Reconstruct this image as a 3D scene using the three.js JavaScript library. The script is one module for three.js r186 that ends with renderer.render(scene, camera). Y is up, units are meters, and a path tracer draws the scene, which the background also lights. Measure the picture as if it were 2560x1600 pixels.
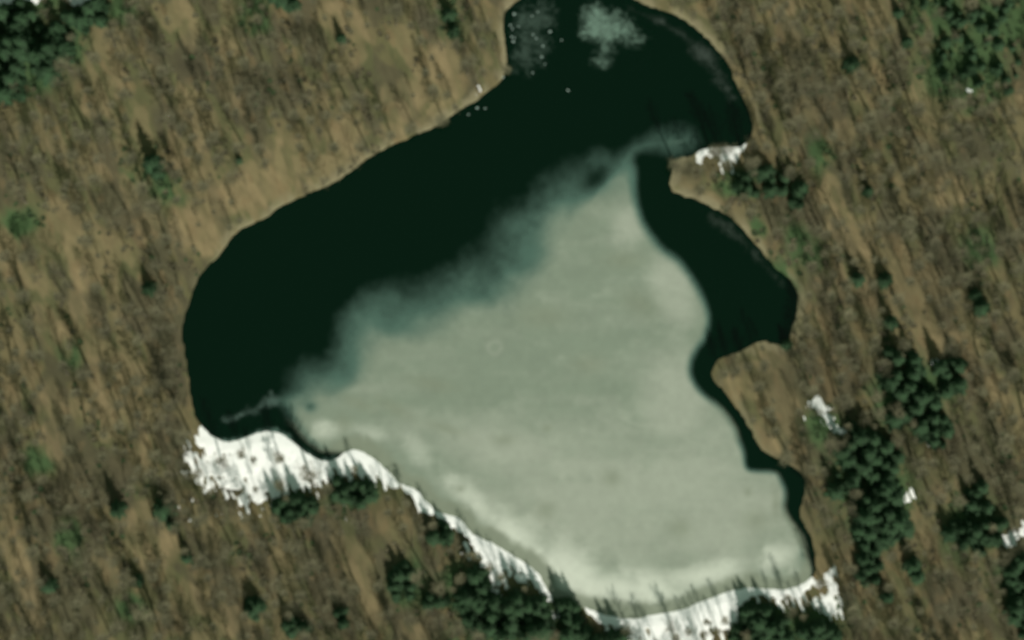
import * as THREE from 'three';
import { mergeGeometries } from 'three/addons/utils/BufferGeometryUtils.js';

// ------------------------------------------------------------------ camera, sky, sun, exposure
const scene = new THREE.Scene();
const M = 0.15;                                   // metres on the ground for one traced unit
const X = (px) => (px - 1280) * M, Z = (py) => (py - 800) * M;
const ALT = 1400;                                 // survey camera looking straight down
const camera = new THREE.PerspectiveCamera(2 * Math.atan(120 / ALT) * 180 / Math.PI, 1.6, 10, 9000);
camera.position.set(0, ALT, 0);
camera.up.set(0, 0, -1);
camera.lookAt(0, 0, 0);
camera.focus = 700; camera.userData.fStop = 0.078;   // a telescope of about one metre, a little out of focus as the survey picture is
camera.updateMatrixWorld();

const SUN_AZ = 21 * Math.PI / 180, SUN_EL = 43 * Math.PI / 180;   // from the lower edge, a little to one side: shadows run up and across
const sunDir = new THREE.Vector3(Math.sin(SUN_AZ) * Math.cos(SUN_EL), Math.sin(SUN_EL), Math.cos(SUN_AZ) * Math.cos(SUN_EL));
{
  const w = 256, h = 128, d = new Float32Array(w * h * 4);
  for (let j = 0; j < h; j++) {
    const el = ((j + 0.5) / h - 0.5) * Math.PI, s = Math.max(0, Math.sin(el));
    const k = Math.pow(1 - s, 3);
    const c = [0.115 + 0.20 * k, 0.180 + 0.18 * k, 0.140 + 0.18 * k];
    for (let i = 0; i < w; i++) {
      const o = (j * w + i) * 4;
      for (let q = 0; q < 3; q++) d[o + q] = el < 0 ? c[q] * 0.4 : c[q];
      d[o + 3] = 1;
    }
  }
  const t = new THREE.DataTexture(d, w, h, THREE.RGBAFormat, THREE.FloatType);
  t.mapping = THREE.EquirectangularReflectionMapping; t.magFilter = THREE.LinearFilter; t.minFilter = THREE.LinearFilter; t.needsUpdate = true;
  scene.background = t; scene.environment = t;
}
const sun = new THREE.DirectionalLight(new THREE.Color().setRGB(1, 0.965, 0.87), 3.7);
sun.position.copy(sunDir).multiplyScalar(600);
sun.castShadow = true;
Object.assign(sun.shadow.camera, { left: -260, right: 260, top: 200, bottom: -200, near: 50, far: 1300 });
sun.shadow.mapSize.set(4096, 4096);
scene.add(sun, sun.target);

const renderer = new THREE.WebGLRenderer({ antialias: true });
renderer.toneMapping = THREE.LinearToneMapping;
renderer.toneMappingExposure = 1.15;
renderer.shadowMap.enabled = true;

// ------------------------------------------------------------------ helpers
function rng(seed) { let a = seed >>> 0; return () => { a = (a + 0x6D2B79F5) | 0; let t = Math.imul(a ^ (a >>> 15), 1 | a); t = (t + Math.imul(t ^ (t >>> 7), 61 | t)) ^ t; return ((t ^ (t >>> 14)) >>> 0) / 4294967296; }; }
const R = rng(20417);
const PERM = new Float32Array(65536); { const r = rng(7); for (let i = 0; i < 65536; i++) PERM[i] = r(); }
const lat = (i, j) => PERM[((i & 255) << 8) | ((j + (i >> 8) * 17) & 255)];
function noise(x, y) {
  const i = Math.floor(x), j = Math.floor(y); let u = x - i, v = y - j; u = u * u * (3 - 2 * u); v = v * v * (3 - 2 * v);
  const a = lat(i, j), b = lat(i + 1, j), c = lat(i, j + 1), d = lat(i + 1, j + 1);
  return a + (b - a) * u + (c - a + (a - b - c + d) * u) * v;
}
function fbm(x, y, n) { let s = 0, a = 0.5, t = 0; for (let k = 0; k < n; k++) { s += a * noise(x, y); t += a; a *= 0.5; const q = x * 1.6 - y * 1.2 + 13.7; y = x * 1.2 + y * 1.6 + 5.1; x = q; } return s / t; }
const clamp = (x, a = 0, b = 1) => x < a ? a : x > b ? b : x;
const sm = (a, b, x) => { const t = clamp((x - a) / (b - a)); return t * t * (3 - 2 * t); };
const mix = (a, b, t) => a + (b - a) * t;
const ca = Math.cos(SUN_AZ), sa = Math.sin(SUN_AZ);
const across = (x, z) => x * ca - z * sa, along = (x, z) => x * sa + z * ca;

function smoothLoop(pts, per = 4) {               // closed Catmull-Rom through traced points, in metres; a third entry rides along
  const n = pts.length, out = [];
  for (let i = 0; i < n; i++) {
    const p0 = pts[(i + n - 1) % n], p1 = pts[i], p2 = pts[(i + 1) % n], p3 = pts[(i + 2) % n];
    for (let k = 0; k < per; k++) {
      const t = k / per, f = (a, b, c, d) => 0.5 * (2 * b + (c - a) * t + (2 * a - 5 * b + 4 * c - d) * t * t + (3 * b - a - 3 * c + d) * t * t * t);
      out.push([X(f(p0[0], p1[0], p2[0], p3[0])), Z(f(p0[1], p1[1], p2[1], p3[1])), mix(p1[2] ?? 1, p2[2] ?? 1, t)]);
    }
  }
  return out;
}
function makeDist(loop) {                          // signed distance, positive inside, with the entry of the closest point
  const n = loop.length; let lo = [1e9, 1e9], hi = [-1e9, -1e9];
  for (const p of loop) { lo = [Math.min(lo[0], p[0]), Math.min(lo[1], p[1])]; hi = [Math.max(hi[0], p[0]), Math.max(hi[1], p[1])]; }
  const f = (x, z) => {
    let best = 1e18, inside = false, tag = 1;
    for (let i = 0, j = n - 1; i < n; j = i++) {
      const a = loop[j], b = loop[i], dx = b[0] - a[0], dz = b[1] - a[1];
      let t = ((x - a[0]) * dx + (z - a[1]) * dz) / (dx * dx + dz * dz + 1e-12); t = t < 0 ? 0 : t > 1 ? 1 : t;
      const ex = x - a[0] - dx * t, ez = z - a[1] - dz * t, d = ex * ex + ez * ez;
      if (d < best) { best = d; tag = a[2] + (b[2] - a[2]) * t; }
      if ((a[1] > z) !== (b[1] > z) && x < dx * (z - a[1]) / dz + a[0]) inside = !inside;
    }
    f.tag = tag;
    return inside ? Math.sqrt(best) : -Math.sqrt(best);
  };
  f.lo = lo; f.hi = hi;
  return f;
}
const used = {};
function numbered(name) { const n = used[name] = (used[name] ?? -1) + 1; return n ? name + '_' + String(n).padStart(3, '0') : name; }
function place(o, name, label, category, group, kind) {
  o.name = numbered(name); o.userData = { label, category };
  if (group) o.userData.group = group;
  if (kind) { o.userData.kind = kind; }
  o.traverse((c) => { if (c.isMesh) { c.castShadow = true; c.receiveShadow = true; } });
  scene.add(o); return o;
}
function dataTex(d, w, h, srgb, wrap = THREE.ClampToEdgeWrapping) {
  const t = new THREE.DataTexture(d, w, h, THREE.RGBAFormat, THREE.UnsignedByteType);
  t.magFilter = THREE.LinearFilter; t.minFilter = THREE.LinearMipmapLinearFilter; t.generateMipmaps = true;
  t.wrapS = t.wrapT = wrap; if (srgb) t.colorSpace = THREE.SRGBColorSpace; t.needsUpdate = true; return t;
}
const enc = (x) => { x = clamp(x); return 255 * (x < 0.0031308 ? 12.92 * x : 1.055 * Math.pow(x, 1 / 2.4) - 0.055); };

// ------------------------------------------------------------------ the lake outline and the lie of the land
const LAKE = [[1300, 0], [1268, 25], [1261, 40], [1262, 89], [1268, 143], [1264, 175], [1253, 200], [1218, 229], [1193, 250], [1157, 271], [1121, 296], [1079, 321], [1025, 343], [986, 361], [939, 386], [896, 414], [855, 445], [821, 462], [761, 489], [711, 512], [675, 538], [650, 551], [607, 573], [575, 598], [557, 626], [529, 659], [504, 684], [489, 712], [479, 744], [468, 776], [459, 809], [455, 837], [461, 869], [466, 905], [473, 941], [475, 984], [482, 1019], [496, 1051], [514, 1078], [546, 1099], [571, 1104], [600, 1101], [629, 1089], [654, 1080], [675, 1077], [700, 1083], [725, 1099], [750, 1121], [779, 1142], [811, 1154], [836, 1149], [871, 1128], [896, 1126], [921, 1137], [957, 1165], [989, 1197], [1011, 1214], [1039, 1224], [1068, 1256], [1089, 1278], [1121, 1287], [1150, 1299], [1182, 1337], [1229, 1356], [1271, 1381], [1314, 1408], [1346, 1435], [1361, 1460], [1380, 1486], [1415, 1502], [1454, 1514], [1479, 1524], [1521, 1539], [1579, 1547], [1618, 1540], [1664, 1533], [1703, 1525], [1754, 1503], [1807, 1483], [1868, 1469], [1914, 1471], [1957, 1474], [1993, 1465], [2021, 1449], [2036, 1436], [2037, 1417], [2037, 1381], [2029, 1353], [2011, 1317], [1998, 1281], [2007, 1246], [2011, 1221], [2004, 1189], [1982, 1167], [1950, 1149], [1921, 1137], [1896, 1114], [1879, 1081], [1871, 1068], [1857, 1041], [1832, 1009], [1811, 980], [1786, 955], [1780, 934], [1789, 909], [1811, 891], [1843, 882], [1871, 868], [1900, 853], [1913, 849], [1929, 858], [1954, 862], [1971, 857], [1976, 837], [1984, 812], [1990, 780], [1996, 740], [1982, 709], [1950, 680], [1921, 648], [1900, 623], [1871, 591], [1846, 562], [1819, 539], [1771, 514], [1729, 496], [1705, 488], [1682, 479], [1675, 457], [1679, 429], [1689, 406], [1712, 394], [1736, 387], [1754, 374], [1793, 370], [1843, 368], [1864, 361], [1877, 343], [1882, 321], [1875, 286], [1857, 245], [1836, 200], [1820, 161], [1778, 107], [1736, 71], [1704, 48], [1657, 25], [1600, 7], [1570, -8], [1500, -30], [1410, -38], [1340, -28]];
const lakeLoop = smoothLoop(LAKE, 4), lakeDist = makeDist(lakeLoop);
// distance raster, so that the lake is measured once
const GX0 = -260, GZ0 = -170, GC = 1.0, GW = 521, GH = 341, lakeRaster = new Float32Array(GW * GH);
for (let j = 0; j < GH; j++) for (let i = 0; i < GW; i++) lakeRaster[j * GW + i] = -lakeDist(GX0 + i * GC, GZ0 + j * GC);
function bil(A, w, h, fx, fz) {
  fx = clamp(fx, 0, w - 1.001); fz = clamp(fz, 0, h - 1.001); const i = fx | 0, j = fz | 0, u = fx - i, v = fz - j, k = j * w + i;
  return mix(mix(A[k], A[k + 1], u), mix(A[k + w], A[k + w + 1], u), v);
}
function shore(x, z) { return shoreSmooth(x, z) + (fbm(x / 2.6 + 500, z / 2.6, 3) - 0.5) * 1.3; }
function shoreSmooth(x, z) {                             // metres from the water's edge, positive on land
  const fx = (x - GX0) / GC, fz = (z - GZ0) / GC;
  if (fx >= 0 && fz >= 0 && fx <= GW - 1 && fz <= GH - 1) return bil(lakeRaster, GW, GH, fx, fz);
  return 60 + Math.hypot(x, z) * 0.1;
}
function height(x, z) {
  const s = shore(x, z);
  if (s < 0) return Math.max(-2.6, s * 0.30);
  const k = sm(-40, 60, z - 0.25 * x);              // the land below the lake rises away from it more gently
  const slope = mix(0.16, 0.055, k), cap = mix(10, 6, k);
  let h = cap * (1 - Math.exp(-s * slope / cap)) + 0.02;
  h += sm(1, 14, s) * ((fbm(x / 38 + 3, z / 38 + 9, 3) - 0.5) * 4.2 + (fbm(x / 7, z / 7, 2) - 0.5) * 0.5);
  return Math.max(h, Math.min(0.35, s * 0.09) + 0.01);
}

// ------------------------------------------------------------------ ground colour: leaf litter, moss, bare soil, with tree-shade mottling painted in
const PATCH = {
  tan: [[455, 40, 30, 45], [480, 85, 32, 42], [575, 95, 24, 38], [830, 40, 38, 55], [905, 65, 36, 50], [1110, 170, 50, 75], [1150, 225, 42, 28], [1240, 60, 18, 50], [1000, 255, 50, 55], [1080, 295, 45, 25], [870, 330, 45, 55], [975, 330, 40, 25], [290, 205, 32, 58], [240, 270, 36, 40], [590, 245, 34, 55], [470, 260, 22, 60], [500, 335, 28, 60], [150, 385, 24, 62], [445, 370, 22, 52], [330, 480, 16, 48], [260, 430, 26, 44], [720, 400, 70, 70], [640, 465, 62, 60], [560, 500, 52, 52], [800, 430, 50, 34], [530, 590, 52, 50], [470, 560, 50, 55], [190, 660, 27, 85], [20, 640, 36, 65], [72, 690, 28, 44], [210, 790, 32, 70], [245, 870, 34, 55], [285, 925, 34, 52], [150, 840, 26, 65], [100, 800, 26, 44], [140, 1010, 42, 64], [270, 995, 48, 66], [380, 570, 34, 46], [440, 760, 22, 42], [130, 1100, 46, 44], [362, 1125, 22, 92], [392, 1365, 60, 55], [352, 1300, 34, 44], [48, 1400, 38, 75], [90, 1505, 32, 64], [272, 1420, 30, 66], [530, 1345, 24, 56], [710, 1390, 42, 40], [580, 1545, 48, 48], [480, 1500, 60, 50], [905, 1430, 42, 66], [930, 1500, 30, 80], [1060, 1585, 34, 30], [1950, 15, 36, 36], [1985, 100, 24, 52], [2205, 40, 38, 58], [2310, 255, 36, 76], [2340, 320, 34, 40], [2030, 285, 32, 44], [2110, 335, 32, 44], [2075, 490, 38, 52], [2100, 565, 40, 52], [2140, 625, 30, 52], [2235, 645, 38, 74], [2265, 725, 38, 52], [2172, 740, 20, 62], [2315, 865, 46, 40], [2400, 870, 30, 62], [2372, 480, 40, 52], [2460, 960, 24, 54], [1870, 955, 70, 56], [1950, 1010, 64, 60], [1925, 1095, 46, 50], [1960, 930, 40, 50], [1920, 885, 24, 40], [1975, 1075, 24, 40], [2290, 1320, 20, 54], [2352, 1030, 24, 32], [2060, 800, 24, 42], [1725, 462, 30, 22], [1775, 505, 34, 14], [2016, 1312, 14, 52], [2550, 255, 24, 40], [1610, -20, 60, 18], [1760, 30, 40, 26]],
  green: [[2400, 150, 140, 100], [2330, 225, 60, 44], [2500, 60, 130, 110], [2340, 40, 90, 90], [2420, 200, 130, 60], [2450, 250, 60, 30], [60, 120, 105, 105], [175, 110, 60, 60], [310, 30, 60, 40], [420, 470, 52, 52], [340, 430, 36, 52], [170, 880, 34, 52], [2010, 620, 50, 80], [1960, 700, 44, 80], [2140, 1190, 60, 70], [100, 1150, 44, 52], [180, 1350, 44, 64], [330, 1530, 44, 50], [1121, 60, 32, 60], [50, 560, 56, 46], [1890, 560, 30, 40], [2440, 620, 50, 60], [2230, 990, 70, 80], [1150, 1470, 60, 70], [1290, 1560, 120, 60], [2440, 1330, 70, 70], [1920, 1560, 90, 50], [740, 1260, 60, 34], [2050, 380, 40, 60], [1840, 450, 70, 30], [640, 40, 40, 60], [30, 40, 230, 70], [110, 180, 60, 60], [2180, 1210, 120, 160], [2290, 980, 105, 110], [2430, 1310, 95, 90], [1300, 1540, 210, 90], [2000, 1570, 170, 60], [2060, 1070, 60, 70], [880, 1235, 90, 34], [1030, 1460, 60, 70], [2545, 1460, 50, 110]],
  brown: [[930, 1440, 240, 170], [620, 1400, 130, 110], [1180, 1540, 240, 130], [2330, 1180, 240, 300], [2150, 1540, 380, 110], [2080, 900, 130, 140], [2400, 640, 190, 170], [2010, 620, 90, 190], [2090, 1260, 80, 200], [1860, 480, 130, 60], [2330, 900, 150, 110]],
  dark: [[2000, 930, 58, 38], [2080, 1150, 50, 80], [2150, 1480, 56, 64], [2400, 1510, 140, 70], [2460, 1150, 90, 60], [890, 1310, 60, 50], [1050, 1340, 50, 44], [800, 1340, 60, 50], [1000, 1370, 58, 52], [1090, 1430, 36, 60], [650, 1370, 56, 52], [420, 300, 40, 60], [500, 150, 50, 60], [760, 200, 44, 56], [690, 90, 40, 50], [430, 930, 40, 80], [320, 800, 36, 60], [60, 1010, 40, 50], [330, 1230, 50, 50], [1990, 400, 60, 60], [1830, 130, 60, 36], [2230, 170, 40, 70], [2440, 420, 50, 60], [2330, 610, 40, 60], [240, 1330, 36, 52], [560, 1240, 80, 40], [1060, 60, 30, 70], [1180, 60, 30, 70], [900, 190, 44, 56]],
};
const KIN = Object.keys(PATCH), PW = 640, PH = 400, patchW = KIN.map(() => new Float32Array(PW * PH));
KIN.forEach((k, q) => {
  for (const [px, py, rx, ry] of PATCH[k]) {
    const cx = X(px), cz = Z(py), a = rx * M, b = ry * M, r = Math.max(a, b) * 1.5;
    const i0 = Math.max(0, Math.floor((cx - r + 240) / 0.75)), i1 = Math.min(PW - 1, Math.ceil((cx + r + 240) / 0.75)), j0 = Math.max(0, Math.floor((cz - r + 150) / 0.75)), j1 = Math.min(PH - 1, Math.ceil((cz + r + 150) / 0.75));
    for (let j = j0; j <= j1; j++) for (let i = i0; i <= i1; i++) {
      const x = -240 + i * 0.75 - cx, z = -150 + j * 0.75 - cz, d = Math.hypot(across(x, z) / a, along(x, z) / b), w = sm(1.35, 0.45, d);
      if (w > patchW[q][j * PW + i]) patchW[q][j * PW + i] = w;
    }
  }
});
const patchAt = (q, x, z) => bil(patchW[q], PW, PH, (x + 240) / 0.75, (z + 150) / 0.75);
const TW = 2048, TH = 1280, groundPix = new Uint8Array(TW * TH * 4);
{
  const cT = [0.212, 0.166, 0.085], cM = [0.134, 0.113, 0.053], cB = [0.094, 0.077, 0.039], cG = [0.046, 0.092, 0.032], cD = [0.070, 0.062, 0.034], cR = [0.18, 0.128, 0.062], cO = [0.088, 0.092, 0.038], cP = [0.25, 0.22, 0.13];
  for (let j = 0; j < TH; j++) for (let i = 0; i < TW; i++) {
    const x = -240 + (i + 0.5) * 480 / TW, z = -150 + (j + 0.5) * 300 / TH, s = shore(x, z);
    const A = across(x, z), L = along(x, z);
    const n1 = fbm(A / 8, L / 19, 4), n2 = fbm(x / 22 + 40, z / 22, 3), n3 = fbm(A / 1.6 + 9, L / 3.4, 3), g = noise(x * 2.9, z * 2.9), n4 = fbm(A / 5 + 70, L / 14 + 31, 3);
    const wx = x + (n1 - 0.5) * 6 + (n3 - 0.5) * 2, wz = z + (n4 - 0.5) * 9;
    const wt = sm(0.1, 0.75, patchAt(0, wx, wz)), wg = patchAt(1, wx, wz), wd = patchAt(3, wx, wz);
    const far = sm(0.3, 0.6, patchAt(2, x + (n4 - 0.5) * 30, z + (n1 - 0.5) * 30) * 0.6 + n2 * 0.35);   // browner litter on the banks that hold the snow
    let c = [0, 1, 2].map((k) => mix(mix(cM[k], cB[k], far * 0.75), cO[k], sm(0.48, 0.72, n2) * 0.6));
    const put = (t, w) => { w = clamp(w); for (let k = 0; k < 3; k++) c[k] = mix(c[k], t[k], w); };
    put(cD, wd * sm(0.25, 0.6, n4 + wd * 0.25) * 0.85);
    put(cG, wg * sm(0.05, 0.4, n1 + wg * 0.2) * 0.95);
    put(cT, wt * sm(0.2, 0.5, n1 * 0.6 + n3 * 0.4 + wt * 0.15) * (1 - far * 0.25) * (1 - 0.5 * wg) * (0.35 + 0.65 * sm(0.60, 0.42, fbm(A / 2.2 + 400, L / 8 + 5, 3))));
    put(cO, sm(0.46, 0.58, n4) * 0.8 * (1 - wt * 0.6) * (1 - wg)); put(cD, sm(0.49, 0.60, n1) * 0.75 * (1 - wt * 0.5) * (1 - wg)); put(cT, sm(0.42, 0.33, n1) * 0.5 * (1 - wg) * (1 - far * 0.4));  put(cR, sm(0.62, 0.8, fbm(A / 4 + 200, L / 7, 3)) * 0.45);  // olive and dark streaks paint tree shade and crown masses into the litter
    if (s > -1 && s < 5) put(cP, sm(4.5, 0.6, s + (n3 - 0.5) * 4) * sm(0.35, 0.6, n4) * (1 - sm(-10, 40, z - 0.3 * x)) * 0.8);
    const v = 0.80 + 0.34 * n3 + 0.1 * (g - 0.5), o = (j * TW + i) * 4;
    for (let k = 0; k < 3; k++) groundPix[o + k] = enc(c[k] * v);
    groundPix[o + 3] = 255;
  }
}
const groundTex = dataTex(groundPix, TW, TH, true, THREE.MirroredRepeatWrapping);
function gridMesh(xs, zs, hf, uvf, keep) {
  const nx = xs.length, nz = zs.length, pos = new Float32Array(nx * nz * 3), uv = new Float32Array(nx * nz * 2), idx = [];
  for (let j = 0; j < nz; j++) for (let i = 0; i < nx; i++) { const k = j * nx + i; pos[k * 3] = xs[i]; pos[k * 3 + 1] = hf(xs[i], zs[j], k); pos[k * 3 + 2] = zs[j]; const t = uvf(xs[i], zs[j]); uv[k * 2] = t[0]; uv[k * 2 + 1] = t[1]; }
  for (let j = 0; j < nz - 1; j++) for (let i = 0; i < nx - 1; i++) { const a = j * nx + i; if (!keep || keep(a, a + 1, a + nx, a + nx + 1)) idx.push(a, a + nx, a + 1, a + 1, a + nx, a + nx + 1); }
  const g = new THREE.BufferGeometry(), at = new Int32Array(nx * nz).fill(-1), p2 = [], u2 = [];
  if (keep) for (let k = 0; k < idx.length; k++) { const a = idx[k]; if (at[a] < 0) { at[a] = p2.length / 3; p2.push(pos[a * 3], pos[a * 3 + 1], pos[a * 3 + 2]); u2.push(uv[a * 2], uv[a * 2 + 1]); } idx[k] = at[a]; }
  g.setAttribute('position', new THREE.BufferAttribute(keep ? new Float32Array(p2) : pos, 3)); g.setAttribute('uv', new THREE.BufferAttribute(keep ? new Float32Array(u2) : uv, 2)); g.setIndex(idx);
  return g;
}
const range = (a, b, n) => Array.from({ length: n + 1 }, (_, i) => a + (b - a) * i / n);
{
  const out = [];
  for (let d = 4, x = 0; x < 2600; d *= 1.5) { x += d; out.push(x); }
  const axis = (lim, n) => [...out.slice().reverse().map((d) => -lim - d), ...range(-lim, lim, n), ...out.map((d) => lim + d)];
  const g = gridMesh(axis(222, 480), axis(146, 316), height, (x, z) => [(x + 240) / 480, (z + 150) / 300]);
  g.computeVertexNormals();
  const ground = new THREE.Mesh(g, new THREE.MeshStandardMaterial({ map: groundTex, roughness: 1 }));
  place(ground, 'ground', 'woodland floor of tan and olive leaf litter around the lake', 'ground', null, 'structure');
}

// ------------------------------------------------------------------ water
{
  const g = gridMesh(range(X(430), X(2060), 60), range(Z(-60), Z(1570), 60), () => 0, (x, z) => [x / 12, z / 12]);
  g.computeVertexNormals();
  const w = 256, d = new Uint8Array(w * w * 4);
  for (let j = 0; j < w; j++) for (let i = 0; i < w; i++) { const v = 127 + 120 * (0.5 * Math.sin(i * Math.PI / 16 + 2 * Math.sin(j * Math.PI / 64)) * Math.sin(j * Math.PI / 32) + 0.5 * (noise(i / 4, j / 4) - 0.5)), o = (j * w + i) * 4; d[o] = d[o + 1] = d[o + 2] = v; d[o + 3] = 255; }
  const water = new THREE.Mesh(g, new THREE.MeshPhysicalMaterial({ color: new THREE.Color().setRGB(0.0001, 0.0070, 0.0026), roughness: 0.12, ior: 1.33, bumpMap: dataTex(d, w, w, false, THREE.RepeatWrapping), bumpScale: 0.01 }));
  place(water, 'lake_water', 'dark green open water of the lake', 'water', null, 'structure');
}

// ------------------------------------------------------------------ ice
const ICE = [[1600, 395, 4], [1604, 430, 4], [1602, 470, 4], [1612, 530, 4], [1636, 576, 4.5], [1668, 615, 4.5], [1704, 640, 4.5], [1738, 684, 4], [1764, 730, 4], [1780, 773, 3.5], [1783, 809, 3.5], [1772, 851, 3.5], [1752, 880, 3.5], [1738, 912, 3.5], [1741, 944, 3.5], [1766, 980, 3], [1793, 1000, 3], [1820, 1026, 3], [1845, 1062, 3], [1857, 1096, 3], [1869, 1131, 3], [1873, 1164, 2.5], [1890, 1170, 2.5], [1943, 1175, 2.5], [1964, 1203, 3], [1974, 1231, 3], [1971, 1267, 3], [1984, 1296, 3], [2006, 1324, 3], [2022, 1352, 3.5], [2030, 1390, 4], [2034, 1432, 1.5], [2010, 1475, 0.6], [1950, 1500, 0.6], [1860, 1495, 0.6], [1760, 1525, 0.6], [1660, 1560, 0.6], [1570, 1570, 0.6], [1470, 1545, 0.6], [1380, 1510, 0.6], [1340, 1465, 0.6], [1265, 1405, 0.6], [1175, 1358, 0.6], [1140, 1320, 0.6], [1080, 1295, 0.6], [1030, 1248, 0.6], [985, 1215, 0.8], [940, 1178, 1.5], [900, 1146, 2.5], [850, 1138, 3], [800, 1135, 3.5], [762, 1108, 4], [737, 1082, 4.5], [711, 1052, 5], [694, 1020, 6], [660, 1006, 7], [700, 978, 7], [735, 915, 10], [800, 880, 11], [838, 820, 10], [850, 770, 8], [900, 735, 11], [970, 715, 12], [1050, 692, 13], [1120, 655, 14], [1190, 625, 15], [1225, 570, 15], [1262, 515, 14], [1310, 475, 13], [1365, 438, 13], [1420, 405, 12], [1480, 368, 10], [1530, 380, 9], [1556, 366, 8], [1590, 342, 8], [1650, 318, 9], [1735, 316, 9], [1760, 360, 9], [1710, 396, 8], [1640, 396, 7]];
const iceLoop = smoothLoop(ICE, 3), iceDist = makeDist(iceLoop);
const blob = (x, z, [px, py, rx, ry, rot = 0]) => { const dx = x - X(px), dz = z - Z(py), c = Math.cos(rot), s = Math.sin(rot), a = (dx * c + dz * s) / (rx * M), b = (-dx * s + dz * c) / (ry * M); return Math.exp(-a * a - b * b); };
const WHITE = [[1430, 1440, 150, 70, 0.45, 1], [1560, 1475, 200, 60, 0.05, 1], [1300, 1350, 170, 50, 0.65, 0.85], [1180, 1250, 120, 36, 0.75, 0.7], [1760, 1440, 170, 46, -0.2, 0.8], [1930, 1400, 80, 50, -0.3, 0.6], [1050, 1130, 70, 40, 0.8, 0.6], [930, 1085, 70, 26, 0.3, 0.42], [1940, 1230, 30, 60, 0, 0.4], [815, 1070, 44, 26, 0, 0.6]];
const MID = [[1500, 1250, 420, 220, 0.2], [1750, 1240, 260, 240, 0], [1690, 1000, 110, 160, 0], [1250, 1130, 260, 100, 0.3], [1570, 570, 50, 60, 0], [1680, 720, 60, 110, -0.4]];
const HOLE = [[1496, 454, 34, 42, 0, 0.6], [775, 1016, 22, 20, 0, 0.8]];
const THIN = [[1440, 480, 70, 26, -0.5, 0.14], [1330, 645, 80, 40, -0.4, 0.28], [1310, 590, 50, 50, 0.3, 0.2], [1050, 765, 70, 30, -0.1, 0.24], [990, 822, 100, 30, 0.1, 0.36], [960, 780, 60, 30, 0, 0.18], [835, 990, 30, 36, 0.6, 0.3], [880, 940, 36, 50, 0, 0.16], [1190, 738, 80, 26, -0.1, 0.28], [2010, 1390, 24, 44, 0.2, 0.38], [1565, 440, 50, 80, 0.2, 0.42], [1450, 475, 60, 36, -0.5, 0.3], [855, 905, 40, 60, 0, 0.4], [1270, 660, 60, 30, -0.4, 0.2]];
const GREY = [[1365, 1275, 26, 24], [1530, 1195, 24, 22], [1150, 1222, 14, 10], [1368, 1070, 12, 10], [1110, 1070, 50, 12, 0.3], [985, 1020, 60, 18, 0.5], [900, 1010, 50, 16, 0.4], [860, 1060, 20, 24, 0], [1080, 960, 60, 20, 0.2], [1600, 760, 50, 30, 0.4], [1890, 1300, 34, 26], [1940, 1260, 12, 40], [1870, 1230, 10, 12], [1260, 1100, 30, 14], [1470, 910, 40, 24], [1700, 1320, 30, 24], [1560, 650, 50, 24], [1360, 790, 60, 30]];
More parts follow.
